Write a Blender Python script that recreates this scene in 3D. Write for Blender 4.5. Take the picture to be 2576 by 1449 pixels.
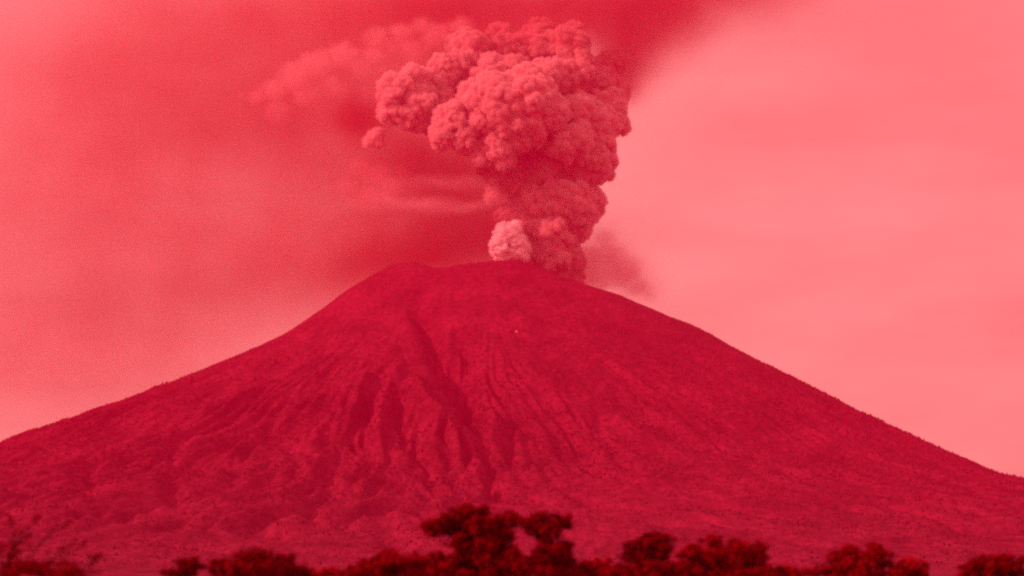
import bpy, bmesh, math, random
import numpy as np
from mathutils import Vector, Euler

# ------------------------------------------------------------------ clean
for o in list(bpy.data.objects):
    bpy.data.objects.remove(o)
SC = bpy.context.scene
COL = SC.collection
R = math.radians

# ------------------------------------------------------------------ camera
PITCH = R(8.57)
EYE = 1.7
FPX = 4807.0                       # focal length in units of a 2576 wide picture
cam_d = bpy.data.cameras.new('camera')
cam = bpy.data.objects.new('camera', cam_d)
COL.objects.link(cam)
cam_d.sensor_width = 36.0
cam_d.lens = 36.0 * FPX / 2576.0
cam_d.clip_start = 0.5
cam_d.clip_end = 90000
cam_d.dof.use_dof = True; cam_d.dof.focus_distance = 12000; cam_d.dof.aperture_fstop = 0.26
cam.location = (0, 0, EYE)
cam.rotation_euler = (R(90) + PITCH, 0, 0)
SC.camera = cam

# ------------------------------------------------------------------ sky, sun, exposure
SUN_EL, SUN_AZ = R(30), R(-111)    # azimuth from +Y (the view) towards +X
sun_vec = Vector((math.sin(SUN_AZ) * math.cos(SUN_EL), math.cos(SUN_AZ) * math.cos(SUN_EL), math.sin(SUN_EL)))
RED_LIGHT = (1.0, 0.37, 0.358)
world = bpy.data.worlds.new('World')
SC.world = world
world.use_nodes = True
wt = world.node_tree
wt.nodes.clear()
def wn(t, **k):
    n = wt.nodes.new(t)
    for a, b in k.items():
        setattr(n, a, b)
    return n
w_out = wn('ShaderNodeOutputWorld'); w_bg = wn('ShaderNodeBackground')
sky = wn('ShaderNodeTexSky', sky_type='NISHITA', sun_disc=False)
sky.sun_elevation = SUN_EL; sky.sun_rotation = SUN_AZ
sky.dust_density = 4.0; sky.air_density = 1.0; sky.ozone_density = 1.0
bw = wn('ShaderNodeRGBToBW')
tint = wn('ShaderNodeMix', data_type='RGBA', blend_type='MULTIPLY')
tint.inputs[0].default_value = 1.0
tint.inputs[7].default_value = (*RED_LIGHT, 1)
# thin high cloud: soft, stretched streaks over the whole sky
geo = wn('ShaderNodeTexCoord')
mp = wn('ShaderNodeMapping'); mp.inputs['Scale'].default_value = (5, 5, 16); mp.inputs['Rotation'].default_value = (0, R(9), 0)
nz = wn('ShaderNodeTexNoise'); nz.inputs['Scale'].default_value = 1.6; nz.inputs['Detail'].default_value = 4; nz.inputs['Roughness'].default_value = .5
mr = wn('ShaderNodeMapRange'); mr.inputs[1].default_value = .32; mr.inputs[2].default_value = .68; mr.inputs[3].default_value = .85; mr.inputs[4].default_value = 1.08
# veil of high cloud evens the clear-sky gradient out
flat = wn('ShaderNodeMix', data_type='FLOAT'); flat.inputs[0].default_value = .75; flat.inputs[3].default_value = 8.15
mul = wn('ShaderNodeMath', operation='MULTIPLY')
L = wt.links.new
L(sky.outputs[0], bw.inputs[0]); L(bw.outputs[0], flat.inputs[2])
L(geo.outputs['Generated'], mp.inputs[0]); L(mp.outputs[0], nz.inputs['Vector']); L(nz.outputs[0], mr.inputs[0])
L(flat.outputs[0], mul.inputs[0]); L(mr.outputs[0], mul.inputs[1])
L(mul.outputs[0], tint.inputs[6]); L(tint.outputs[2], w_bg.inputs[0]); L(w_bg.outputs[0], w_out.inputs[0])
w_bg.inputs[1].default_value = 0.15

sun_d = bpy.data.lights.new('sun', 'SUN')
sun = bpy.data.objects.new('sun', sun_d); COL.objects.link(sun)
sun_d.energy = 5.0; sun_d.angle = R(3.0); sun_d.color = (1.0, 0.20, 0.22)
sun.rotation_euler = sun_vec.to_track_quat('Z', 'Y').to_euler()

vs = SC.view_settings
vs.view_transform = 'Standard'; vs.look = 'None'; vs.exposure = 0.12; vs.gamma = 1.0; vs.use_curve_mapping = False
cy = SC.cycles
SC.render.engine = 'CYCLES'
cy.use_denoising = False          # the fine grain is wanted, as in the photograph
cy.max_bounces = 6; cy.diffuse_bounces = 2; cy.glossy_bounces = 1; cy.transmission_bounces = 2
cy.transparent_max_bounces = 8; cy.volume_bounces = 3
cy.volume_step_rate = 2.0; cy.volume_max_steps = 256
cy.filter_width = 2.4
cy.use_adaptive_sampling = True; cy.adaptive_threshold = 0.008
cy.sample_clamp_indirect = 1.5; cy.sample_clamp_direct = 4.0

# ------------------------------------------------------------------ helpers
def P(u, v, Y):
    """world point at depth Y for a place (u, v) in a 2576 x 1449 view"""
    a = (u - 1288) / FPX; b = (724.5 - v) / FPX
    y = math.cos(PITCH) - b * math.sin(PITCH); z = math.sin(PITCH) + b * math.cos(PITCH)
    return Vector((a / y * Y, Y, z / y * Y + EYE))
def proj(x, y, z):
    z = z - EYE
    d = y * math.cos(PITCH) + z * math.sin(PITCH)
    b = (-y * math.sin(PITCH) + z * math.cos(PITCH)) / d
    return 1288 + FPX * x / d, 724.5 - FPX * b

def tag(o, label=None, cat=None, group=None, kind=None):
    for k, v in (('label', label), ('category', cat), ('group', group), ('kind', kind)):
        if v: o[k] = v
    return o
def mesh_np(name, verts, quads=None, tris=None, smooth=True):
    me = bpy.data.meshes.new(name)
    verts = np.asarray(verts, np.float32)
    me.vertices.add(len(verts)); me.vertices.foreach_set('co', verts.ravel())
    parts = [q for q in (quads, tris) if q is not None and len(q)]
    loops = np.concatenate([np.asarray(q, np.int32).ravel() for q in parts])
    tot = np.concatenate([np.full(len(q), q.shape[1], np.int32) for q in parts])
    st = np.concatenate([[0], np.cumsum(tot)[:-1]]).astype(np.int32)
    me.loops.add(len(loops)); me.loops.foreach_set('vertex_index', loops)
    me.polygons.add(len(tot)); me.polygons.foreach_set('loop_start', st); me.polygons.foreach_set('loop_total', tot)
    if smooth: me.polygons.foreach_set('use_smooth', np.ones(len(tot), bool))
    me.update(calc_edges=True); me.validate()
    return me
def obj(name, me, mat=None, parent=None, loc=None):
    o = bpy.data.objects.new(name, me)
    COL.objects.link(o)
    if mat is not None:
        if len(me.materials) == 0: me.materials.append(mat)
    if parent is not None: o.parent = parent
    if loc is not None: o.location = loc
    return o
def empty(name, loc):
    o = bpy.data.objects.new(name, None); COL.objects.link(o); o.location = loc
    o.empty_display_size = 1
    return o

# numpy gradient noise -------------------------------------------------
_rs = np.random.RandomState(7)
_perm = _rs.permutation(1024).astype(np.int64); _perm = np.concatenate([_perm, _perm, _perm])
_grad = _rs.normal(size=(1024, 3)); _grad /= np.linalg.norm(_grad, axis=1)[:, None]
def perlin(x, y, z=0.0):
    x, y, z = np.broadcast_arrays(np.asarray(x, float), np.asarray(y, float), np.asarray(z, float))
    xi, yi, zi = np.floor(x).astype(np.int64), np.floor(y).astype(np.int64), np.floor(z).astype(np.int64)
    xf, yf, zf = x - xi, y - yi, z - zi
    fu = lambda t: t * t * t * (t * (t * 6 - 15) + 10)
    ux, uy, uz = fu(xf), fu(yf), fu(zf)
    def g(i, j, k):
        h = _perm[(_perm[(_perm[(xi + i) & 1023] + yi + j) & 1023] + zi + k) & 1023]
        G = _grad[h]
        return G[..., 0] * (xf - i) + G[..., 1] * (yf - j) + G[..., 2] * (zf - k)
    def lx(j, k): return g(0, j, k) * (1 - ux) + g(1, j, k) * ux
    def ly(k): return lx(0, k) * (1 - uy) + lx(1, k) * uy
    return (ly(0) * (1 - uz) + ly(1) * uz) * 1.6
def fbm(x, y, z=0.0, oct=4, gain=.5):
    s = 0; a = 1; f = 1
    for i in range(oct):
        s = s + a * perlin(x * f + i * 17.3, y * f + i * 5.1, z * f + i * 9.7); a *= gain; f *= 2.03
    return s
def ridged(x, y, z=0.0, oct=4, gain=.5):
    s = 0; a = 1; f = 1
    for i in range(oct):
        s = s + a * (1 - 2 * np.abs(perlin(x * f + i * 13.7, y * f + i * 3.3, z * f + i * 7.7))); a *= gain; f *= 2.07
    return s

# materials --------------------------------------------------------------
def new_mat(name):
    m = bpy.data.materials.new(name); m.use_nodes = True
    m.node_tree.nodes.clear()
    return m, m.node_tree
def nd(t, kind, **k):
    n = t.nodes.new(kind)
    for a, b in k.items(): setattr(n, a, b)
    return n
def diffuse_mat(name, ramp, scale, detail=6, rough=.6, bump=None, coord='Object', stretch=(1, 1, 1), pos=None):
    """noise -> colour ramp -> rough Principled, optional bump (strength, distance, scale)"""
    m, t = new_mat(name)
    out = nd(t, 'ShaderNodeOutputMaterial'); bs = nd(t, 'ShaderNodeBsdfPrincipled')
    bs.inputs['Roughness'].default_value = 1.0; bs.inputs['Specular IOR Level'].default_value = 0.05
    tc = nd(t, 'ShaderNodeTexCoord'); mp = nd(t, 'ShaderNodeMapping'); mp.inputs['Scale'].default_value = stretch
    nz = nd(t, 'ShaderNodeTexNoise'); nz.inputs['Scale'].default_value = scale; nz.inputs['Detail'].default_value = detail; nz.inputs['Roughness'].default_value = rough
    cr = nd(t, 'ShaderNodeValToRGB')
    el = cr.color_ramp.elements
    while len(el) < len(ramp): el.new(.5)
    for e, (p_, c) in zip(el, ramp): e.position = p_; e.color = (*c, 1)
    t.links.new(tc.outputs[coord], mp.inputs[0]); t.links.new(mp.outputs[0], nz.inputs['Vector'])
    t.links.new(nz.outputs[0], cr.inputs[0]); t.links.new(cr.outputs[0], bs.inputs['Base Color'])
    if bump:
        n2 = nd(t, 'ShaderNodeTexNoise'); n2.inputs['Scale'].default_value = bump[2]; n2.inputs['Detail'].default_value = 5
        b = nd(t, 'ShaderNodeBump'); b.inputs['Strength'].default_value = bump[0]; b.inputs['Distance'].default_value = bump[1]
        t.links.new(mp.outputs[0], n2.inputs['Vector']); t.links.new(n2.outputs[0], b.inputs['Height']); t.links.new(b.outputs[0], bs.inputs['Normal'])
    t.links.new(bs.outputs[0], out.inputs[0])
    return m

def grey(v, r=1.0, g=.10, b=.29): return (v * r, v * g, v * b)
def rock_mat():
    m, t = new_mat('volcano_slope')
    out = nd(t, 'ShaderNodeOutputMaterial'); bs = nd(t, 'ShaderNodeBsdfPrincipled')
    bs.inputs['Roughness'].default_value = 1.0; bs.inputs['Specular IOR Level'].default_value = .05
    tc = nd(t, 'ShaderNodeTexCoord')
    def noise(src, stretch, scale, detail, rough):
        mp = nd(t, 'ShaderNodeMapping'); mp.inputs['Scale'].default_value = stretch
        n = nd(t, 'ShaderNodeTexNoise'); n.inputs['Scale'].default_value = scale; n.inputs['Detail'].default_value = detail; n.inputs['Roughness'].default_value = rough
        t.links.new(tc.outputs[src], mp.inputs[0]); t.links.new(mp.outputs[0], n.inputs['Vector'])
        return n.outputs[0]
    def lin(a, ka, b, kb):
        x = nd(t, 'ShaderNodeMath', operation='MULTIPLY'); x.inputs[1].default_value = ka; t.links.new(a, x.inputs[0])
        y = nd(t, 'ShaderNodeMath', operation='MULTIPLY_ADD'); y.inputs[1].default_value = kb; t.links.new(b, y.inputs[0]); t.links.new(x.outputs[0], y.inputs[2])
        return y.outputs[0]
    patches = noise('Object', (1, .28, 1.2), 1 / 190., 6, .66)
    streak = noise('UV', (1, .3, 1), 1 / 80., 3, .6)
    fine = noise('Object', (1, .3, 1.5), 1 / 30., 3, .7)
    mix = lin(lin(patches, .44, streak, .10), 1.0, fine, .46)
    cr = nd(t, 'ShaderNodeValToRGB'); el = cr.color_ramp.elements
    el.new(.5)
    for e, (p_, c) in zip(el, [(.38, grey(.08)), (.5, grey(.155)), (.62, grey(.26))]): e.position = p_; e.color = (*c, 1)
    t.links.new(mix, cr.inputs[0]); t.links.new(cr.outputs[0], bs.inputs['Base Color'])
    bp = nd(t, 'ShaderNodeBump'); bp.inputs['Strength'].default_value = .9; bp.inputs['Distance'].default_value = 16
    t.links.new(fine, bp.inputs['Height']); t.links.new(bp.outputs[0], bs.inputs['Normal'])
    t.links.new(bs.outputs[0], out.inputs[0])
    return m
M_ROCK = rock_mat()
M_WOOD = diffuse_mat('slope_woodland', [(.35, grey(.06)), (.65, grey(.15))], 1 / 300., 3)
M_GROUND = diffuse_mat('dry_ground', [(.35, grey(.10)), (.65, grey(.2))], 1 / 30., 5)
M_ASH = diffuse_mat('ash_billow', [(.3, grey(.68, 1, .62, .65)), (.7, grey(.78, 1, .62, .65))], 1 / 120., 4, bump=(.5, 10, 1 / 22.))
M_STEAM = diffuse_mat('white_steam', [(.3, grey(.88, 1, .95, .95)), (.7, grey(.93, 1, .95, .95))], 1 / 100., 3, bump=(.35, 8, 1 / 20.))
LEAF = (.31, .0015, .010)
def leaf_mat(name, k, sat=1.0):
    return diffuse_mat(name, [(.3, tuple(c * k * .75 for c in LEAF)), (.7, tuple(c * k * 1.2 for c in LEAF))], 2.2, 3)
M_BARK = diffuse_mat('dark_bark', [(.3, (.05, .006, .01)), (.7, (.09, .01, .018))], 6.0, 4)

# ------------------------------------------------------------------ volcano
VX, VY = -300.0, 12000.0
KR = np.array([0, 400, 500, 600, 750, 900, 1100, 1300, 1500, 1800, 2100, 2500, 2900, 3300, 3800, 4500, 5200, 6000, 7000, 8000, 9500.])
ZL = np.array([1964, 1964, 1928, 1868, 1774, 1650, 1496, 1380, 1288, 1147, 1004, 840, 678, 610, 485, 350, 242, 140, 60, 13, -7.])
ZR = np.array([1966, 1966, 1929, 1866, 1809, 1763, 1688, 1587, 1507, 1323, 1165, 938, 743, 549, 439, 313, 209, 118, 49, 11, -5.])
def seg_dist(u, v, pts):
    """distance to a polyline and the fraction along it"""
    best = np.full(u.shape, 1e9); frac = np.zeros(u.shape)
    n = len(pts) - 1
    for i in range(n):
        (ax, ay), (bx, by) = pts[i], pts[i + 1]
        dx, dy = bx - ax, by - ay
        t = np.clip(((u - ax) * dx + (v - ay) * dy) / (dx * dx + dy * dy), 0, 1)
        d = np.hypot(u - ax - t * dx, v - ay - t * dy)
        m = d < best
        best = np.where(m, d, best); frac = np.where(m, (i + t) / n, frac)
    return best, frac
# (polyline in the view, half width, depth in metres: minus = gully, plus = spur)
CARVE = [
    ([(1040, 735), (1075, 800), (1110, 880), (1150, 950), (1180, 1000)], 30, -105),
    ([(1120, 880), (1160, 960), (1178, 1010)], 36, -70),
    ([(1155, 815), (1175, 880), (1165, 950), (1185, 1000)], 22, -80),
    ([(1185, 985), (1165, 1060), (1185, 1120)], 17, -95),
    ([(1185, 1115), (1222, 1180), (1240, 1230), (1252, 1262)], 20, -80),
    ([(1028, 950), (1068, 1030), (1140, 1100), (1196, 1158), (1214, 1215)], 26, 85),
    ([(1012, 970), (1000, 1050), (1020, 1110), (1075, 1165), (1105, 1215)], 13, -55),
    ([(1010, 900), (965, 1000), (945, 1075), (975, 1130)], 14, 42),
    ([(985, 930), (935, 1010), (915, 1075)], 10, -42),
    ([(930, 930), (895, 1010), (880, 1060)], 12, 30),
    ([(1245, 1040), (1225, 1100), (1225, 1140)], 17, 50),
    ([(1290, 1040), (1275, 1110), (1290, 1180)], 16, -45),
    ([(890, 1000), (830, 1070), (800, 1130)], 13, -32),
    ([(780, 950), (700, 1040), (660, 1110)], 16, -26),
    ([(890, 1090), (850, 1170), (800, 1250), (770, 1320)], 28, -40),
    ([(440, 1090), (428, 1160), (432, 1220), (450, 1275)], 26, -42),
    ([(640, 1080), (600, 1160), (570, 1230)], 22, -24),
    ([(240, 1130), (222, 1190), (228, 1250)], 28, -34),
    ([(1700, 1000), (1850, 1070), (2000, 1130), (2200, 1220), (2330, 1260)], 20, -16),
    ([(1500, 960), (1640, 1050), (1760, 1130), (1900, 1180)], 20, -14),
    ([(1330, 960), (1400, 1050), (1470, 1150), (1520, 1240)], 24, -18),
]
def volcano_height(th, r):
    w = (1 + np.sin(th)) / 2
    # soft interpolation of both profiles
    zl = (np.interp(r, KR, ZL) + np.interp(r - 60, KR, ZL) + np.interp(r + 60, KR, ZL)) / 3
    zr = (np.interp(r, KR, ZR) + np.interp(r - 60, KR, ZR) + np.interp(r + 60, KR, ZR)) / 3
    z = zl * (1 - w) + zr * w
    # crater bowl, notch in the rim
    deg = np.degrees(th)
    dth = lambda c: (deg - c + 180) % 360 - 180
    rimf = np.exp(-((r - 420) / 230.) ** 2)
    z = z - 44 * np.exp(-(dth(-27) / 26.) ** 2) * rimf
    z = z - 46 * np.exp(-(dth(4) / 40.) ** 2) * rimf
    z = z + 9 * fbm(np.sin(th) * 6, np.cos(th) * 6, r / 200., 3) * rimf
    z = z - 110 * np.clip((np.abs(dth(0)) - 100) / 60, 0, 1) * np.exp(-((r - 300) / 420.) ** 2)
    z = z - 170 * np.clip(1 - r / 390., 0, 1) ** .7
    # radial erosion: ribs and gullies that widen downhill
    s, c = np.sin(th), np.cos(th)
    amp = np.clip((r - 800) / 1300, 0, 1) * np.clip((8400 - r) / 3000, 0, 1)
    wx = fbm(s * 3, c * 3, r / 2200., 2) * .10 + fbm(s * 9, c * 9, r / 500., 2) * .012
    a1 = ridged((th + wx) * 7.0, r / 2600., 3.1, 2)
    a2 = ridged((th + wx * 1.3) * 19.0, r / 1500., 8.4, 2)
    a3 = ridged((th + wx) * 46.0, r / 800., 1.7, 2)
    a4 = ridged((th + wx * .8) * 88.0, r / 420., 5.2, 2)
    f2 = np.clip((r - 1450) / 900, 0, 1); f3 = np.clip((r - 1700) / 900, 0, 1) * np.clip(r / 3000., .6, 1.5)
    left = np.clip(.55 - .45 * np.sin(th - .15), .25, 1)
    z = z + amp * left * (a1 * 22 - 12 + f2 * (a2 * 54 - 42) + f3 * (a3 * 29 + a4 * 9 - 26))
    x = VX + r * np.sin(th); y = VY - r * np.cos(th)
    z = z + fbm(x / 120., y / 300., 0, 4) * 4.5 * np.clip((r - 350) / 300, .25, 1) * np.clip((9300 - r) / 2500, .1, 1)
    # the large gullies and spurs
    front = (np.cos(th) > -.1) & (r > 300)
    u, v = proj(x, y, z)
    wob = fbm(x / 230., y / 230., 4.0, 3)
    u = u + wob * 13; v = v + perlin(x / 260., y / 260., 9.) * 10
    for pts, hw, dep in CARVE:
        d, f = seg_dist(u, v, pts)
        e = np.clip(f / .15, 0, 1) * np.clip((1.02 - f) / .2, 0, 1)
        prof = np.exp(-(d / hw) ** 1.6)
        z = z + np.where(front, prof * dep * 1.15 * e, 0)
    return x, y, z
def build_volcano():
    f = np.radians(np.linspace(-104, 104, 1000))
    b = np.radians(np.linspace(104, 256, 120))[1:-1]
    th = np.concatenate([f, b])
    t = np.linspace(0, 1, 470)
    r = 9400 * (0.3 * t + 0.7 * t ** 1.7)
    TH, RR = np.meshgrid(th, r, indexing='ij')
    x, y, z = volcano_height(TH, RR)
    n, m = TH.shape
    V = np.stack([x, y, z], -1).reshape(-1, 3)
    i = np.arange(n)[:, None]; j = np.arange(m - 1)[None]
    i2 = (i + 1) % n
    Q = np.stack([i * m + j, i * m + j + 1, i2 * m + j + 1, i2 * m + j], -1).reshape(-1, 4)
    me = mesh_np('volcano', V, quads=Q)
    # unrolled surface coordinates: across the slope, down the slope (metres)
    uv = me.uv_layers.new(name='slope')
    li = np.empty(len(me.loops), np.int32); me.loops.foreach_get('vertex_index', li)
    UVc = np.stack([(TH * (1400 + .35 * RR)), RR], -1).reshape(-1, 2)
    uv.data.foreach_set('uv', UVc[li].astype(np.float32).ravel())
    return obj('volcano', me, M_ROCK), (TH, RR, x, y, z)
volcano, VG = build_volcano()
tag(volcano, 'dark steep volcano cone with eroded gullies rising behind the trees', kind='structure')

# ground: one sheet out to the far side of the volcano
def build_ground():
    xs = np.concatenate([np.linspace(-14500, -400, 40), np.linspace(-380, 380, 120), np.linspace(400, 14500, 40)])
    ys = np.concatenate([np.linspace(-2500, -60, 15), np.linspace(-50, 500, 120), np.linspace(520, 15000, 70)])
    X, Y = np.meshgrid(xs, ys, indexing='ij')
    near = np.exp(-((X / 300) ** 2 + ((Y - 100) / 300) ** 2))
    Z = fbm(X / 18., Y / 18., 0, 3) * .10 * near - .02
    Z = np.where(np.hypot(X, Y) < 12, -0.02, Z)
    n, m = X.shape
    i = np.arange(n - 1)[:, None]; j = np.arange(m - 1)[None]
    Q = np.stack([i * m + j, (i + 1) * m + j, (i + 1) * m + j + 1, i * m + j + 1], -1).reshape(-1, 4)
    return tag(obj('ground', mesh_np('ground', np.stack([X, Y, Z], -1).reshape(-1, 3), quads=Q), M_GROUND), kind='structure')
build_ground()

# ------------------------------------------------------------------ woodland on the slopes (uncountable)
def ico(sub):
    bm = bmesh.new(); bmesh.ops.create_icosphere(bm, subdivisions=sub, radius=1.0)
    v = np.array([p.co[:] for p in bm.verts]); f = np.array([[q.index for q in p.verts] for p in bm.faces]); bm.free()
    return v, f
def ico_small():
    v = np.array([(1, 0, 0), (-1, 0, 0), (0, 1, 0), (0, -1, 0), (0, 0, 1.2), (0, 0, -1)], float)
    f = np.array([(0, 2, 4), (2, 1, 4), (1, 3, 4), (3, 0, 4), (2, 0, 5), (1, 2, 5), (3, 1, 5), (0, 3, 5)])
    return v, f
def build_woodland():
    rs = np.random.RandomState(3)
    bv, bf = ico(1)
    bv, bf = ico_small()
    N = 330000
    th = np.radians(rs.uniform(-97, 97, N)); t = rs.uniform(0, 1, N)
    r = 850 + 7000 * t ** .85
    TH, RR, X, Y, Z = VG
    i = np.clip(((np.degrees(th) + 104) / 208 * 999).round().astype(int), 0, 999)
    j = np.clip(np.searchsorted(RR[0], r), 0, RR.shape[1] - 1)
    x = VX + r * np.sin(th); y = VY - r * np.cos(th); z = Z[i, j]
    # thinner near the top, in patches below, thick on the shaded right flank
    pn = fbm(x / 420., y / 420., 2., 3) + .5 * fbm(x / 110., y / 110., 7., 2)
    z_line = np.interp(z, [0, 250, 500, 1250, 1600], [.34, .5, .7, .55, 0.])
    keep = rs.uniform(-.75, .75, N) + pn * .75 < (z_line - .5) * 1.5 + .22 * np.sin(th)
    keep &= z < 1560
    idx = np.nonzero(keep)[0][:120000]
    x, y, z = x[idx], y[idx], z[idx]; n = len(idx)
    s = rs.uniform(2.6, 6.0, n) * np.interp(z, [0, 300, 900, 1500], [.45, .75, 1.0, .6])
    sc = np.stack([s * rs.uniform(.8, 1.5, n), s * rs.uniform(.8, 1.5, n), s * rs.uniform(1.1, 2.2, n)], -1)
    jit = rs.uniform(.7, 1.25, (n, len(bv)))
    V = bv[None] * jit[..., None] * sc[:, None] + np.stack([x, y, z + s * .3], -1)[:, None]
    Fc = bf[None] + (np.arange(n) * len(bv))[:, None, None]
    me = mesh_np('slope_woodland', V.reshape(-1, 3), tris=Fc.reshape(-1, 3))
    return tag(obj('slope_woodland', me, M_WOOD), 'dark scrub and trees dotted over the volcano slopes', 'woodland', kind='stuff')
build_woodland()

# one small pale patch high on the front
def pale_patch():
    TH, RR, X, Y, Z = VG
    U, V = proj(X, Y, Z)
    k = np.unravel_index(np.argmin(np.hypot(U - 1300, V - 835) + 1e6 * (np.cos(TH) < 0)), U.shape)
    v, f = ico(2)
    v = v * (1 + .3 * fbm(v[:, 0] * 1.7, v[:, 1] * 1.7, v[:, 2] * 1.7, 3))[:, None] * np.array([8, 7, 7])
    o = obj('pale_rock', mesh_np('pale_rock', v, tris=f), M_PALEROCK, loc=(X[k], Y[k], Z[k] + 3))
    tag(o, 'tiny pale rock patch high on the front of the volcano', 'rock')
M_PALEROCK = diffuse_mat('pale_rock', [(.3, (.6, .4, .42)), (.7, (.75, .5, .52))], 1 / 6., 4)
pale_patch()

# ------------------------------------------------------------------ eruption column
BALLS = {}
def make_lobes(n, voxel=.06):
    """unit cauliflower lobes: spheres on spheres, fused"""
    out = []
    v1, f1 = ico(2); v2, f2 = ico(1)
    for k in range(n):
        rs = np.random.RandomState(100 + k)
        vs, fs, off = [], [], 0
        balls = []
        def add(c, r, v, f):
            nonlocal off
            balls.append((*c, r))
            vs.append(v * r + c); fs.append(f + off); off += len(v)
        add(np.zeros(3), .78, v1, f1)
        for i in range(58):
            d = rs.normal(size=3); d /= np.linalg.norm(d)
            r = .13 + .31 * rs.uniform(0, 1) ** 1.5
            c = d * (1.02 - r * rs.uniform(.80, 1.05))
            add(c, r, v1, f1)
            for q in range(15):
                e = rs.normal(size=3) + d * 1.0; e /= np.linalg.norm(e)
                r2 = r * rs.uniform(.26, .5)
                add(c + e * (r - r2 * .05), r2, v2, f2)
        me = mesh_np('lobe_src', np.concatenate(vs), tris=np.concatenate(fs))
        o = obj('lobe_src', me)
        md = o.modifiers.new('r', 'REMESH'); md.mode = 'VOXEL'; md.voxel_size = voxel; md.use_smooth_shade = True
        dg = bpy.context.evaluated_depsgraph_get()
        ev = o.evaluated_get(dg)
        m2 = bpy.data.meshes.new_from_object(ev)
        bpy.data.objects.remove(o)
        co = np.empty(len(m2.vertices) * 3, np.float32); m2.vertices.foreach_get('co', co); co = co.reshape(-1, 3).astype(float)
        nr = np.empty(len(m2.vertices) * 3, np.float32); m2.vertices.foreach_get('normal', nr); nr = nr.reshape(-1, 3)
        d = .02 * fbm(co[:, 0] * 3.5 + k * 7, co[:, 1] * 3.5, co[:, 2] * 3.5, 2) + .012 * np.abs(perlin(co[:, 0] * 11, co[:, 1] * 11 + k, co[:, 2] * 11))
        co = co + nr * d[:, None]
        m2.vertices.foreach_set('co', co.astype(np.float32).ravel())
        m2.polygons.foreach_set('use_smooth', np.ones(len(m2.polygons), bool))
        m2.name = 'billow'; m2.update()
        BALLS[m2.name] = np.array(balls)
        out.append(m2)
    return out
LOBES = make_lobes(12)
PY = VY + 150.0
MPU = PY / FPX * 1.012            # metres for one view unit at the plume
_lr = random.Random(5)
CORE_INSET = 18.0                  # the opaque core sits this far inside the soft outer skin
def billow(u, v, r, dy, parent, mat, name='billow', squash=1.0):
    me = _lr.choice(LOBES)
    if mat is not M_ASH:
        key = me.name + '_' + mat.name
        BALLS[key] = BALLS[me.name]
        m2 = bpy.data.meshes.get(key)
        if m2 is None:
            m2 = me.copy(); m2.name = key; m2.materials.clear(); m2.materials.append(mat)
        me = m2
    c = P(u, v, PY + dy * MPU)
    o = obj(name, me, mat, parent)
    o.location = c - parent.location if parent else c
    rad = r * MPU - (6.0 if mat is M_STEAM else CORE_INSET) * min(1.0, r / 40.)
    o.scale = (rad, rad, rad)
    o.rotation_euler = (_lr.uniform(0, 6.28), _lr.uniform(0, 6.28), _lr.uniform(0, 6.28))
    return o
COLUMN = [
    # bright front dome of the head
    (1245, 262, 74, -105), (1322, 250, 78, -110), (1382, 282, 50, -105), (1200, 240, 46, -80), (1288, 292, 62, -120), (1225, 298, 46, -112), (1340, 300, 50, -112),
    # left dome
    (1010, 232, 54, -50), (988, 272, 42, -55), (1042, 208, 44, -40), (1058, 262, 44, -58), (1020, 292, 34, -60), (974, 228, 30, -40), (1052, 300, 34, -45), (1086, 300, 36, -30), (1060, 235, 40, -30),
    # shoulder between them, set back
    (1098, 212, 48, 10), (1126, 172, 46, 10), (1112, 258, 40, -10),
    # top domes
    (1182, 132, 58, 20), (1235, 186, 50, -20), (1160, 158, 40, 5), (1292, 182, 46, -10), (1282, 138, 58, 50), (1350, 130, 62, 55),
    (1428, 128, 60, 20), (1442, 182, 58, 5), (1440, 88, 34, 35), (1380, 196, 52, -35), (1360, 82, 38, 70), (1255, 92, 36, 70),
    # right side, set back
    (1502, 205, 52, 40), (1534, 165, 40, 60), (1522, 268, 56, 20), (1500, 332, 68, -10), (1552, 310, 34, 35), (1484, 400, 62, -5),
    (1510, 428, 36, 10), (1432, 358, 72, -40), (1546, 232, 40, 60), (1458, 285, 52, -40),
    # lower left domes
    (1142, 306, 50, -90), (1116, 342, 36, -100), (1170, 348, 40, -98), (1200, 376, 24, -90),
    (1255, 372, 44, -100), (1305, 350, 34, -105), (1212, 395, 26, -90), (1268, 400, 28, -98), (1345, 340, 30, -95),
    # neck in shade, set back
    (1400, 436, 80, 40), (1335, 436, 50, 45), (1300, 462, 36, 40), (1375, 380, 56, 10), (1310, 400, 42, 20), (1330, 378, 50, 30), (1260, 330, 60, 30), (1180, 280, 60, 40), (1285, 485, 46, 60), (1262, 440, 42, 60), (1290, 535, 46, 60), (1230, 415, 34, 50), (1310, 580, 40, 40),
    # stem
    (1428, 508, 76, 10), (1352, 512, 54, 10), (1472, 512, 50, 25), (1395, 588, 68, 20), (1335, 568, 46, 15), (1452, 566, 42, 25),
    (1395, 650, 54, 20), (1345, 640, 48, 30), (1430, 655, 42, 30), (1400, 700, 42, 40), (1440, 700, 30, 45), (1330, 690, 40, 50),
]
plume = tag(empty('ash_column', P(1380, 700, PY)), 'tall billowing ash column with a cauliflower head rising from the crater', 'ash column')
for (u, v, r, dy) in COLUMN:
    billow(u, v, r, dy, plume, M_ASH)
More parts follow.
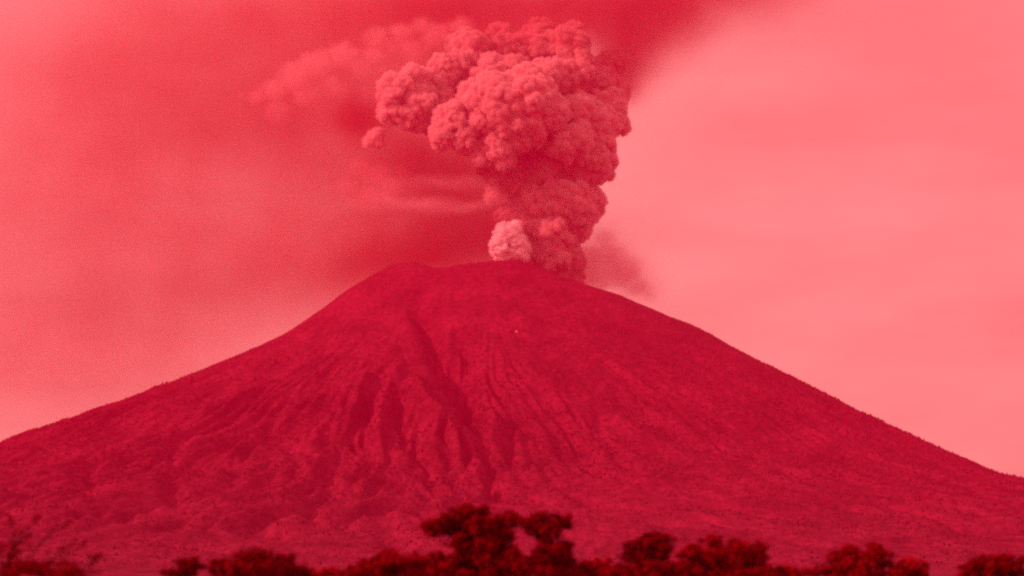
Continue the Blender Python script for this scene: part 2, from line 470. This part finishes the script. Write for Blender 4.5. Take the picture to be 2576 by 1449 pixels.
def puff_volume(name, pts, rad, mat, voxel, parent):
    me = bpy.data.meshes.new(name); me.vertices.add(len(pts)); me.vertices.foreach_set('co', pts.astype(np.float32).ravel())
    me.attributes.new('puff', 'FLOAT', 'POINT').data.foreach_set('value', rad.astype(np.float32))
    o = obj(name, me, mat, parent)
    ng = bpy.data.node_groups.new(name, 'GeometryNodeTree')
    ng.interface.new_socket('Geometry', in_out='INPUT', socket_type='NodeSocketGeometry')
    ng.interface.new_socket('Geometry', in_out='OUTPUT', socket_type='NodeSocketGeometry')
    gi = ng.nodes.new('NodeGroupInput'); go = ng.nodes.new('NodeGroupOutput')
    mp = ng.nodes.new('GeometryNodeMeshToPoints'); at = ng.nodes.new('GeometryNodeInputNamedAttribute'); at.data_type = 'FLOAT'; at.inputs[0].default_value = 'puff'
    mv = ng.nodes.new('GeometryNodePointsToVolume'); sm = ng.nodes.new('GeometryNodeSetMaterial')
    mv.resolution_mode = 'VOXEL_SIZE'
    mv.inputs['Voxel Size'].default_value = voxel; mv.inputs['Density'].default_value = 1.0
    sm.inputs['Material'].default_value = mat
    K = ng.links.new
    K(gi.outputs[0], mp.inputs[0]); K(at.outputs[0], mv.inputs['Radius']); K(mp.outputs[0], mv.inputs[0])
    K(mv.outputs[0], sm.inputs[0]); K(sm.outputs[0], go.inputs[0])
    o.modifiers.new('grid', 'NODES').node_group = ng
    o['kind'] = 'stuff'
    return o
def fringe(parent, name, mat, grow, voxel):
    """soft outer skin: the puffs of one cloud, a little grown, as a volume grid"""
    pts, rad = [], []
    for ch in [c for c in parent.children if c.type == 'MESH']:
        b = BALLS[ch.data.name]
        s_ = ch.scale[0]; f = (s_ + grow) / s_
        pts.append(b[:, :3] * s_ * f @ np.array(ch.rotation_euler.to_matrix()).T + np.array(ch.location[:])); rad.append(b[:, 3] * s_ * f)
    return puff_volume(name, np.concatenate(pts), np.concatenate(rad), mat, voxel, parent)
def vol_mat(name, colour, dens, aniso=.2, absorb=None):
    m, t = new_mat(name)
    out = nd(t, 'ShaderNodeOutputMaterial'); pv = nd(t, 'ShaderNodeVolumePrincipled')
    pv.inputs['Color'].default_value = (*colour, 1); pv.inputs['Density'].default_value = dens
    pv.inputs['Anisotropy'].default_value = aniso
    if absorb: pv.inputs['Absorption Color'].default_value = (*absorb, 1)
    t.links.new(pv.outputs[0], out.inputs['Volume'])
    return m
M_SKIN = vol_mat('ash_skin', (.985, .76, .78), .10, .0)
M_SOFT = vol_mat('soft_ash_skin', (.97, .78, .80), .035, .0)
fringe(plume, 'ash_fringe', M_SKIN, 18.0, 6.0)
steam = tag(empty('steam_puff', P(1275, 650, PY - 60)), 'bright pale steam puff on the crater rim beside the ash column', 'steam puff')
for (u, v, r, dy) in [(1272, 596, 34, -45), (1262, 622, 30, -50), (1292, 578, 24, -40), (1298, 620, 34, -40), (1285, 640, 26, -40), (1310, 645, 22, -35), (1262, 645, 20, -42)]:
    billow(u, v, r, dy, steam, M_STEAM)
fringe(steam, 'steam_fringe', vol_mat('steam_skin', (1.0, 1.0, 1.0), .05, .0), 9.0, 5.0)
pu = tag(empty('ash_puff', P(940, 375, PY)), 'small lone ash puff just left of the column head', 'ash puff')
for (u, v, r, dy) in [(946, 345, 19, -20), (928, 358, 14, -20), (952, 358, 13, -20), (955, 332, 11, -15)]:
    billow(u, v, r, dy, pu, M_ASH)
fringe(pu, 'ash_fringe', M_SOFT, 20.0, 6.0)
pu = tag(empty('ash_puff', P(1240, 505, PY)), 'small lit ash puff hanging left of the stem, below the head', 'ash puff')
for (u, v, r, dy) in [(1240, 482, 17, -40), (1246, 497, 14, -40), (1232, 498, 12, -40), (1238, 462, 9, -40)]:
    billow(u, v, r, dy, pu, M_ASH)

fringe(pu, 'ash_fringe', M_SOFT, 20.0, 6.0)

# ------------------------------------------------------------------ thin ash clouds (true volumes on a grid)
def cloud(name, blobs, mat, voxel, warp, nscale, contrast, label, pad=2.2):
    """blobs: (u, v, su, sv, dy, sdepth, weight), sizes in view units at the plume"""
    cs = []
    for (u, v, su, sv, dy, sd, wgt) in blobs:
        cs.append((P(u, v, PY + dy * MPU), Vector((su * MPU, sd * MPU, sv * MPU)), wgt))
    lo = Vector([min(c[i] - s[i] * pad for c, s, w in cs) for i in range(3)])
    hi = Vector([max(c[i] + s[i] * pad for c, s, w in cs) for i in range(3)])
    vd = bpy.data.volumes.new(name); o = bpy.data.objects.new(name, vd); COL.objects.link(o)
    vd.materials.append(mat)
    ng = bpy.data.node_groups.new(name, 'GeometryNodeTree')
    ng.interface.new_socket('Geometry', in_out='INPUT', socket_type='NodeSocketGeometry')
    ng.interface.new_socket('Geometry', in_out='OUTPUT', socket_type='NodeSocketGeometry')
    N = ng.nodes.new; K = ng.links.new
    go = N('NodeGroupOutput'); vc = N('GeometryNodeVolumeCube'); sm = N('GeometryNodeSetMaterial')
    sm.inputs['Material'].default_value = mat
    vc.inputs['Min'].default_value = lo; vc.inputs['Max'].default_value = hi
    for a, i in (('Resolution X', 0), ('Resolution Y', 1), ('Resolution Z', 2)):
        vc.inputs[a].default_value = max(8, int((hi[i] - lo[i]) / voxel))
    pos = N('GeometryNodeInputPosition')
    def vmath(op, a, b=None):
        n = N('ShaderNodeVectorMath'); n.operation = op
        for k, q in enumerate((a, b)):
            if q is None: continue
            if hasattr(q, 'links'): K(q, n.inputs[k])
            else: n.inputs[k].default_value = q
        return n
    def fmath(op, a, b=None, clamp=False):
        n = N('ShaderNodeMath'); n.operation = op; n.use_clamp = clamp
        for k, q in enumerate((a, b)):
            if q is None: continue
            if hasattr(q, 'links'): K(q, n.inputs[k])
            else: n.inputs[k].default_value = q
        return n.outputs[0]
    nz = N('ShaderNodeTexNoise'); nz.inputs['Scale'].default_value = nscale; nz.inputs['Detail'].default_value = 3
    K(pos.outputs[0], nz.inputs['Vector'])
    off = vmath('SUBTRACT', nz.outputs['Color'], (.5, .5, .5))
    scl = vmath('SCALE', off.outputs[0]); scl.inputs['Scale'].default_value = warp
    wp = vmath('ADD', pos.outputs[0], scl.outputs[0])
    acc = None
    for c, s, wgt in cs:
        d = vmath('SUBTRACT', wp.outputs[0], c); q = vmath('DIVIDE', d.outputs[0], s)
        l2 = vmath('DOT_PRODUCT', q.outputs[0], q.outputs[0])
        g = fmath('MULTIPLY', fmath('EXPONENT', fmath('MULTIPLY', l2.outputs['Value'], -1.0)), wgt)
        acc = g if acc is None else fmath('ADD', acc, g)
    n2 = N('ShaderNodeTexNoise'); n2.inputs['Scale'].default_value = nscale * 2.6; n2.inputs['Detail'].default_value = 4
    K(wp.outputs[0], n2.inputs['Vector'])
    mod = fmath('ADD', fmath('MULTIPLY', fmath('SUBTRACT', n2.outputs[0], .5), contrast), 1.0)
    den = fmath('MAXIMUM', fmath('SUBTRACT', fmath('MULTIPLY', acc, fmath('MAXIMUM', mod, 0.0)), .03), 0.0)
    K(den, vc.inputs['Density']); K(vc.outputs[0], sm.inputs[0]); K(sm.outputs[0], go.inputs[0])
    o.modifiers.new('grid', 'NODES').node_group = ng
    return tag(o, label, 'ash cloud', kind='stuff')

M_VEIL = vol_mat('thin_ash', (.24, .075, .085), .0043, .1, (.50, .11, .125))
M_SKIRT = vol_mat('summit_ash', (.42, .18, .22), .0042, .1, (.45, .13, .18))
M_DARK = vol_mat('dark_ash', (.26, .08, .10), .0074, .1, (.42, .11, .13))
M_BILLOW = vol_mat('soft_billow', (.95, .70, .73), .0066, .0)
M_BILLOW2 = vol_mat('faint_billow', (.92, .62, .65), .0046, .0)
M_PALE = vol_mat('pale_ash', (.96, .78, .80), .0085, .1)
cloud('drifting_ash_veil', [
    (980, 150, 420, 190, 260, 160, .45), (860, 330, 300, 170, 240, 150, .5), (1050, 480, 240, 140, 220, 140, .75),
    (1110, 615, 260, 85, 240, 130, 1.05), (905, 285, 80, 55, 150, 80, 1.7), (1080, 410, 120, 60, 120, 80, 1.0), (1000, 20, 420, 110, 280, 160, .5), (150, 900, 380, 170, 400, 200, .16),
    (450, 220, 430, 380, 320, 220, .42), (1210, 560, 110, 100, 140, 80, 1.2), (40, 520, 520, 480, 380, 250, .21), (420, 830, 420, 200, 380, 200, .16), (1150, 120, 110, 70, 110, 60, .8),
    (760, 650, 380, 150, 280, 160, .48), (1090, 690, 200, 45, -190, 60, .20), (1190, 440, 70, 70, 120, 60, 1.0), (1040, 665, 210, 50, 240, 120, .8), (880, 720, 200, 70, 260, 120, .35),
], M_VEIL, 34, 420, 1 / 900., 1.1, 'broad thin ash veil drifting left of the column')
cloud('dark_ash_canopy', [
    (1640, 40, 130, 100, 120, 110, .9), (1575, 150, 80, 80, 110, 90, .9), (1820, -60, 190, 90, 150, 120, .9), (1480, 10, 170, 90, 130, 100, .8),
    (1250, 0, 220, 80, 140, 100, .5), (1565, 215, 40, 50, 110, 60, .7), (1080, 10, 200, 80, 160, 100, .4), (1400, 45, 150, 40, -60, 60, .5), (1230, 60, 90, 36, -40, 50, .45), (1540, 150, 40, 60, 0, 50, .35),
], M_DARK, 30, 260, 1 / 600., 1.2, 'dark soft ash canopy trailing to the upper right behind the head')
cloud('low_ash_skirt', [
    (1500, 660, 75, 65, 40, 50, 1.0), (1575, 690, 60, 60, 40, 45, .9), (1625, 735, 45, 30, 30, 40, .7), (1450, 700, 60, 40, 20, 50, .8), (1520, 600, 40, 40, 60, 40, .5),
], M_SKIRT, 18, 120, 1 / 260., 1.4, 'low thin ash cloud spilling down the right summit slope')
cloud('pale_wisps', [
    (1060, 517, 140, 12, -60, 60, .9), (1130, 458, 100, 14, -40, 50, .5), (960, 480, 70, 30, -40, 50, .3), (1120, 690, 230, 50, -200, 60, .08),
], M_PALE, 18, 150, 1 / 260., 2.0, 'pale lit streaks of ash left of the stem, above the summit')
def soft_billows(name, puffs, mat, voxel, label, seed):
    """thin puffs without a solid core"""
    rnd = random.Random(seed)
    pts, rad = [], []
    keys = list(BALLS)[:12]
    for (u, v, r, dy) in puffs:
        b = BALLS[rnd.choice(keys)]; c = P(u, v, PY + dy * MPU); s_ = r * MPU
        rot = np.array(Euler([rnd.uniform(0, 6.28) for k in range(3)]).to_matrix())
        pts.append(b[:, :3] * s_ @ rot.T * np.array([1.15, 1.0, .9]) + np.array(c[:])); rad.append(b[:, 3] * s_)
    o = puff_volume(name, np.concatenate(pts), np.concatenate(rad), mat, voxel, None)
    return tag(o, label, 'ash cloud', kind='stuff')
soft_billows('drifting_ash_billows', [
    (607, 240, 13, -30), (645, 244, 24, -30), (692, 226, 36, -30), (742, 192, 44, -25), (800, 166, 46, -15), (772, 244, 38, -20), (858, 140, 42, -5), (905, 172, 36, 0),
    (836, 226, 40, -10), (948, 96, 34, 10), (1010, 84, 32, 15), (1060, 64, 28, 20), (940, 140, 34, 10), (950, 190, 30, 20), (1040, 130, 40, 20), (1100, 95, 40, 20), (1160, 70, 36, 20), (930, 240, 30, 20), (700, 280, 34, -10), (985, 120, 28, 15),
], M_BILLOW, 15.0, 'soft pale ash billows drifting off the upper left of the head', 61)
soft_billows('low_ash_billows', [
    (950, 440, 38, 0), (900, 425, 32, 5), (988, 470, 34, 0), (870, 470, 30, 10), (930, 490, 30, 5), (1010, 430, 30, 10),
], M_BILLOW2, 15.0, 'faint ash billows below the small lone puff, left of the stem', 62)
soft_billows('summit_ash_billows', [
    (1490, 650, 46, 20), (1540, 640, 38, 30), (1565, 690, 42, 20), (1610, 722, 30, 20), (1500, 700, 44, 10), (1450, 710, 36, 0), (1525, 600, 28, 30), (1590, 660, 24, 30), (1635, 745, 18, 20),
], M_BILLOW2, 13.0, 'thin ash billows hugging the right summit slope beside the column', 63)

# ------------------------------------------------------------------ haze
def build_haze():
    lo, hi = (-15000, -3000, -12), (15000, 15300, 4700)
    V = [(x, y, z) for x in (lo[0], hi[0]) for y in (lo[1], hi[1]) for z in (lo[2], hi[2])]
    Fq = np.array([(0, 1, 3, 2), (4, 6, 7, 5), (0, 4, 5, 1), (2, 3, 7, 6), (0, 2, 6, 4), (1, 5, 7, 3)])
    me = mesh_np('haze', np.array(V, float), quads=Fq, smooth=False)
    m = vol_mat('red_haze', (1.0, .004, .20), HAZE, .0)
    return tag(obj('haze', me, m), 'red dusty air between the trees and the volcano', 'haze', kind='stuff')
HAZE = 3.6e-5
build_haze()

# ------------------------------------------------------------------ foreground trees
def tube(pts, radii, sides=6):
    pts = [Vector(p) for p in pts]
    V, Q = [], []
    for i, p in enumerate(pts):
        d = (pts[min(i + 1, len(pts) - 1)] - pts[max(i - 1, 0)]).normalized()
        a = d.orthogonal().normalized(); b = d.cross(a)
        for k in range(sides):
            an = 2 * math.pi * k / sides
            V.append(p + (a * math.cos(an) + b * math.sin(an)) * radii[i])
    for i in range(len(pts) - 1):
        for k in range(sides):
            Q.append((i * sides + k, i * sides + (k + 1) % sides, (i + 1) * sides + (k + 1) % sides, (i + 1) * sides + k))
    return np.array([v[:] for v in V]), np.array(Q)
def join(parts):
    vs, fs, off = [], [], 0
    for v, f in parts:
        vs.append(v); fs.append(f + off); off += len(v)
    return np.concatenate(vs), np.concatenate(fs)
def limb_path(a, b, rnd, bend=.12, n=6):
    a, b = Vector(a), Vector(b); L_ = (b - a).length
    o1 = Vector((rnd.uniform(-1, 1), rnd.uniform(-1, 1), rnd.uniform(-.3, .6))) * L_ * bend
    return [a.lerp(b, t) + o1 * math.sin(math.pi * t) + Vector((rnd.uniform(-1, 1), rnd.uniform(-1, 1), rnd.uniform(-1, 1))) * L_ * .015 for t in [i / (n - 1) for i in range(n)]]
def leaves(centres, per, size, rs):
    """centres: (c, rx, ry, rz) clumps -> leaf quads scattered in the outer part of each"""
    V = []
    for (c, rx, ry, rz) in centres:
        n = per(rx, ry, rz)
        d = rs.normal(size=(n, 3)); d /= np.linalg.norm(d, axis=1)[:, None]
        rad = rs.uniform(.0, 1, n) ** .42
        rad *= 1 + .42 * fbm(d[:, 0] * 2.7 + c[0], d[:, 1] * 2.7 + c[1], d[:, 2] * 2.7 + c[2], 2)
        p = d * rad[:, None] * np.array([rx, ry, rz]) + np.array(c[:])
        nn = rs.normal(size=(n, 3)) + d * .6 + np.array([0, 0, .5]); nn /= np.linalg.norm(nn, axis=1)[:, None]
        a = np.cross(nn, rs.normal(size=(n, 3))); a /= np.linalg.norm(a, axis=1)[:, None]
        b = np.cross(nn, a)
        s = size * rs.uniform(.6, 1.4, n)[:, None]
        a = a * s; b = b * s * .55
        V.append(np.stack([p - a, p - b * 1.0 + a * .1, p + a, p + b * 1.0 + a * .1], 1))
    V = np.concatenate(V)
    n = len(V)
    return V.reshape(-1, 3), np.arange(n * 4).reshape(n, 4)
def tree(name, label, Y, clumps, base_u, mat, seed, leaf=.10, dens=1.5, cat='tree', group='trees in front of the volcano', sub=13, depth_f=.9):
    """clumps: (u, v, ru, rv) in the view at depth Y"""
    rnd = random.Random(seed); rs = np.random.RandomState(seed)
    mpu = Y / FPX
    base = P(base_u, 1449, Y); base.z = 0
    t = tag(empty(name, base), label, cat, group)
    cs = []
    for (u, v, ru, rv) in clumps:
        dy = rnd.uniform(-.5, .5) * ru * mpu
        c = P(u, v, Y + dy)
        cs.append((c, ru * mpu * 1.1, rv * mpu * 1.12))
    # trunk, limbs
    zs = min(c.z - rz for c, rx, rz in cs)
    fork = Vector((base.x + rnd.uniform(-.1, .1), base.y, max(.5, min(zs, 1.4) * .8)))
    rt = .05 + .018 * sum(rx for c, rx, rz in cs) / 2
    rt = min(rt, .2)
    v, q = tube([base - Vector((0, 0, .1)), base + Vector((.02, 0, .12)), base.lerp(fork, .6), fork], [rt * 1.5, rt * 1.15, rt * .95, rt * .85], 8)
    obj('trunk', mesh_np('trunk', v - np.array(base[:]), quads=q), M_BARK, t)
    for c, rx, rz in cs:
        pth = limb_path(fork, c, rnd)
        parts = [tube(pth, list(np.linspace(rt * .55, rt * .16, len(pth))), 6)]
        for k in range(4):
            s_ = pth[rnd.choice([2, 3, 4])]
            e_ = c + Vector((rnd.uniform(-.8, .8) * rx, rnd.uniform(-.8, .8) * rx, rnd.uniform(-.3, .85) * rz))
            pp = limb_path(s_, e_, rnd, .1, 5)
            parts.append(tube(pp, list(np.linspace(rt * .22, rt * .06, 5)), 5))
        v, q = join(parts)
        obj('branch', mesh_np('branch', v - np.array(base[:]), quads=q), M_BARK, t)
    sc = []
    for c, rx, rz in cs:
        sc.append((c, rx * .68, rx * .68 * depth_f, rz * .68))
        for k in range(sub):
            d = Vector((rnd.gauss(0, 1), rnd.gauss(0, 1), rnd.gauss(.25, 1))).normalized()
            f = rnd.uniform(.14, .46)
            cc = c + Vector((d.x * rx, d.y * rx * depth_f, d.z * rz)) * (1.12 - f * rnd.uniform(.2, 1.0))
            m_ = min(rx, rz) * .6 + rx * .4
            sc.append((cc, m_ * f * 1.1, m_ * f, m_ * f * .85))
    per = lambda rx, ry, rz: int(18 + dens * 1.5 * (rx * ry + ry * rz + rx * rz) / (leaf * leaf * .55))
    v, q = leaves(sc, per, leaf, rs)
    m = max(v[:, 2].min(), .2)
    obj('crown', mesh_np('crown', v - np.array(base[:]), quads=q, smooth=False), mat, t)
    return t
M_L1 = leaf_mat('leaves_dark', .75)
M_L2 = leaf_mat('leaves_mid', .9)
M_L3 = leaf_mat('leaves_dusty', 1.2)
tree('spreading_tree', 'tallest tree in front of the volcano, open layered crown with gaps', 100,
     [(1200, 1318, 62, 36), (1262, 1330, 42, 42), (1110, 1332, 55, 22), (1155, 1305, 40, 20), (1210, 1392, 80, 38), (1160, 1372, 36, 24), (1270, 1425, 70, 40), (1120, 1430, 60, 34), (1205, 1290, 26, 15), (1180, 1445, 90, 30), (1300, 1450, 80, 30), (1230, 1360, 50, 24)],
     1215, M_L1, 11)
tree('spreading_tree', 'tree with a small round crown on a stalk, right beside the tallest tree', 104,
     [(1380, 1325, 52, 26), (1405, 1312, 32, 20), (1350, 1322, 30, 20), (1372, 1360, 16, 18), (1390, 1400, 56, 30), (1400, 1435, 70, 36), (1340, 1425, 50, 32), (1450, 1448, 60, 24), (1380, 1455, 80, 24)],
     1385, M_L1, 12)
tree('bush', 'low dark bushy mass sloping down left of the tallest tree', 96,
     [(1010, 1415, 62, 28), (945, 1430, 58, 22), (1060, 1440, 60, 32), (1000, 1455, 110, 26), (890, 1443, 40, 14), (985, 1398, 22, 12)], 1000, M_L2, 13, cat='bush')
tree('round_tree', 'dark dense round-topped tree at the lower left', 92,
     [(655, 1428, 92, 32), (655, 1452, 112, 24),  (610, 1420, 62, 24), (700, 1425, 58, 28), (575, 1436, 38, 18), (660, 1402, 40, 12)], 650, M_L1, 14, dens=1.2)
tree('small_tree', 'small spiky dark tree left of the dense round-topped tree', 90,
     [(470, 1430, 34, 20), (488, 1420, 14, 14), (455, 1425, 12, 16), (430, 1443, 22, 10)], 468, M_L1, 15)
tree('dark_tree', 'dark tree with lobed top, first to the right of the tallest pair', 98,
     [(1645, 1378, 42, 30), (1600, 1385, 36, 26), (1672, 1365, 26, 20), (1620, 1425, 66, 34), (1620, 1450, 80, 24), (1700, 1442, 56, 20), (1575, 1400, 18, 14), (1560, 1440, 50, 16)], 1625, M_L1, 16)
tree('dark_tree', 'wide dark tree beside the lobed tree, right of centre', 101,
     [(1810, 1392, 80, 30), (1760, 1400, 46, 28), (1880, 1388, 46, 26), (1900, 1420, 34, 30), (1815, 1435, 95, 30), (1815, 1455, 120, 24), (1930, 1446, 50, 15), (1730, 1425, 42, 28)], 1810, M_L2, 17)
tree('dusty_tree', 'paler flat-topped tree in the lower right, with a straight right edge', 106,
     [(2175, 1405, 66, 26), (2205, 1400, 34, 24), (2130, 1415, 44, 24), (2175, 1438, 78, 26), (2165, 1455, 100, 20), (2080, 1438, 36, 14)], 2170, M_L2, 18)
tree('small_bush', 'small pale bush between the flat-topped tree and the corner tree', 110,
     [(2292, 1428, 36, 18), (2310, 1440, 34, 16), (2270, 1440, 26, 14)], 2295, M_L3, 19, cat='bush')
tree('corner_tree', 'dark tree cut off by the lower right corner', 95,
     [(2500, 1428, 60, 26), (2535, 1422, 42, 24), (2450, 1440, 40, 16), (2560, 1440, 40, 20)], 2510, M_L1, 20)
tree('pale_bush', 'blurred pale bush just right of the tallest pair of trees', 125,
     [(1505, 1428, 42, 20), (1530, 1440, 36, 16), (1475, 1442, 34, 12)], 1505, M_L3, 21, cat='bush')
tree('low_bush', 'low scrubby bush between the wide dark tree and the flat-topped tree', 115,
     [(1960, 1442, 50, 12), (2010, 1444, 40, 10), (1925, 1440, 24, 14)], 1965, M_L3, 22, cat='bush')
tree('low_bush', 'faint low bush right of the dense round-topped tree', 118,
     [(800, 1443, 40, 9), (838, 1440, 26, 10)], 812, M_L3, 23, cat='bush')

# thin thorny tree at the left edge
def thorn_tree(name, label, Y, stems, base_u, seed, crown):
    rnd = random.Random(seed); rs = np.random.RandomState(seed)
    mpu = Y / FPX
    base = P(base_u, 1449, Y); base.z = 0
    t = tag(empty(name, base), label, 'tree', 'trees in front of the volcano')
    fork = base + Vector((0, 0, 1.2))
    v, q = tube([base - Vector((0, 0, .1)), base.lerp(fork, .5), fork], [.11, .085, .07], 8)
    obj('trunk', mesh_np('trunk', v - np.array(base[:]), quads=q), M_BARK, t)
    clump = []
    for st in stems:
        pts = [fork] + [P(u, vv, Y + rnd.uniform(-.5, .5)) for u, vv in st]
        parts = [tube(pts, list(np.linspace(.05, .016, len(pts))), 6)]
        for i in range(1, len(pts)):
            a, b = pts[i - 1], pts[i]
            for k in range(6):
                s_ = a.lerp(b, rnd.random())
                d = (b - a).normalized() * rnd.uniform(.1, .6) + Vector((rnd.uniform(-1, 1), rnd.uniform(-.6, .6), rnd.uniform(-.2, 1)))
                e_ = s_ + d.normalized() * rnd.uniform(.14, .42)
                parts.append(tube(limb_path(s_, e_, rnd, .15, 4), [.013, .011, .009, .006], 4))
                if rnd.random() < .55: clump.append((e_, *[rnd.uniform(.05, .12)] * 3))
        clump.append((pts[-1], .13, .13, .10)); clump.append((pts[-1].lerp(pts[-2], .25), .12, .12, .09))
        v, q = join(parts)
        obj('branch', mesh_np('branch', v - np.array(base[:]), quads=q), M_BARK, t)
    for (u, vv, ru, rv) in crown:
        c = P(u, vv, Y)
        for k in range(8):
            clump.append((c + Vector((rnd.uniform(-.8, .8) * ru, rnd.uniform(-.8, .8) * ru, rnd.uniform(-.8, .8) * rv)) * mpu, ru * mpu * .4, ru * mpu * .4, rv * mpu * .45))
    per = lambda rx, ry, rz: int(8 + 1.0 * (rx * ry + ry * rz + rx * rz) / (.06 * .06 * .55))
    v, q = leaves(clump, per, .05, rs)
    obj('crown', mesh_np('crown', v - np.array(base[:]), quads=q, smooth=False), M_L2, t)
thorn_tree('thorn_tree', 'sparse thorny tree with bare twigs at the left edge', 78,
           [[(20, 1400), (40, 1350), (25, 1300)], [(30, 1390), (62, 1335), (98, 1302)], [(60, 1420), (110, 1358), (140, 1330), (175, 1312)],
            [(0, 1400), (-20, 1350), (-50, 1310)], [(15, 1420), (45, 1372), (75, 1345)]], 20, 31, [(30, 1385, 36, 20), (10, 1425, 50, 26), (55, 1425, 46, 20)])
thorn_tree('thorn_tree', 'sparse thorny tree with leafy base reaching out right, near the left edge', 84,
           [[(120, 1420), (160, 1392), (210, 1372)], [(150, 1430), (200, 1420), (245, 1398)], [(190, 1438), (240, 1420), (252, 1395)], [(120, 1425), (150, 1385), (185, 1368)]], 130, 32,
           [(110, 1430, 60, 18), (150, 1438, 76, 18), (60, 1440, 60, 16), (165, 1412, 30, 12), (200, 1446, 50, 12), (90, 1452, 100, 20)])
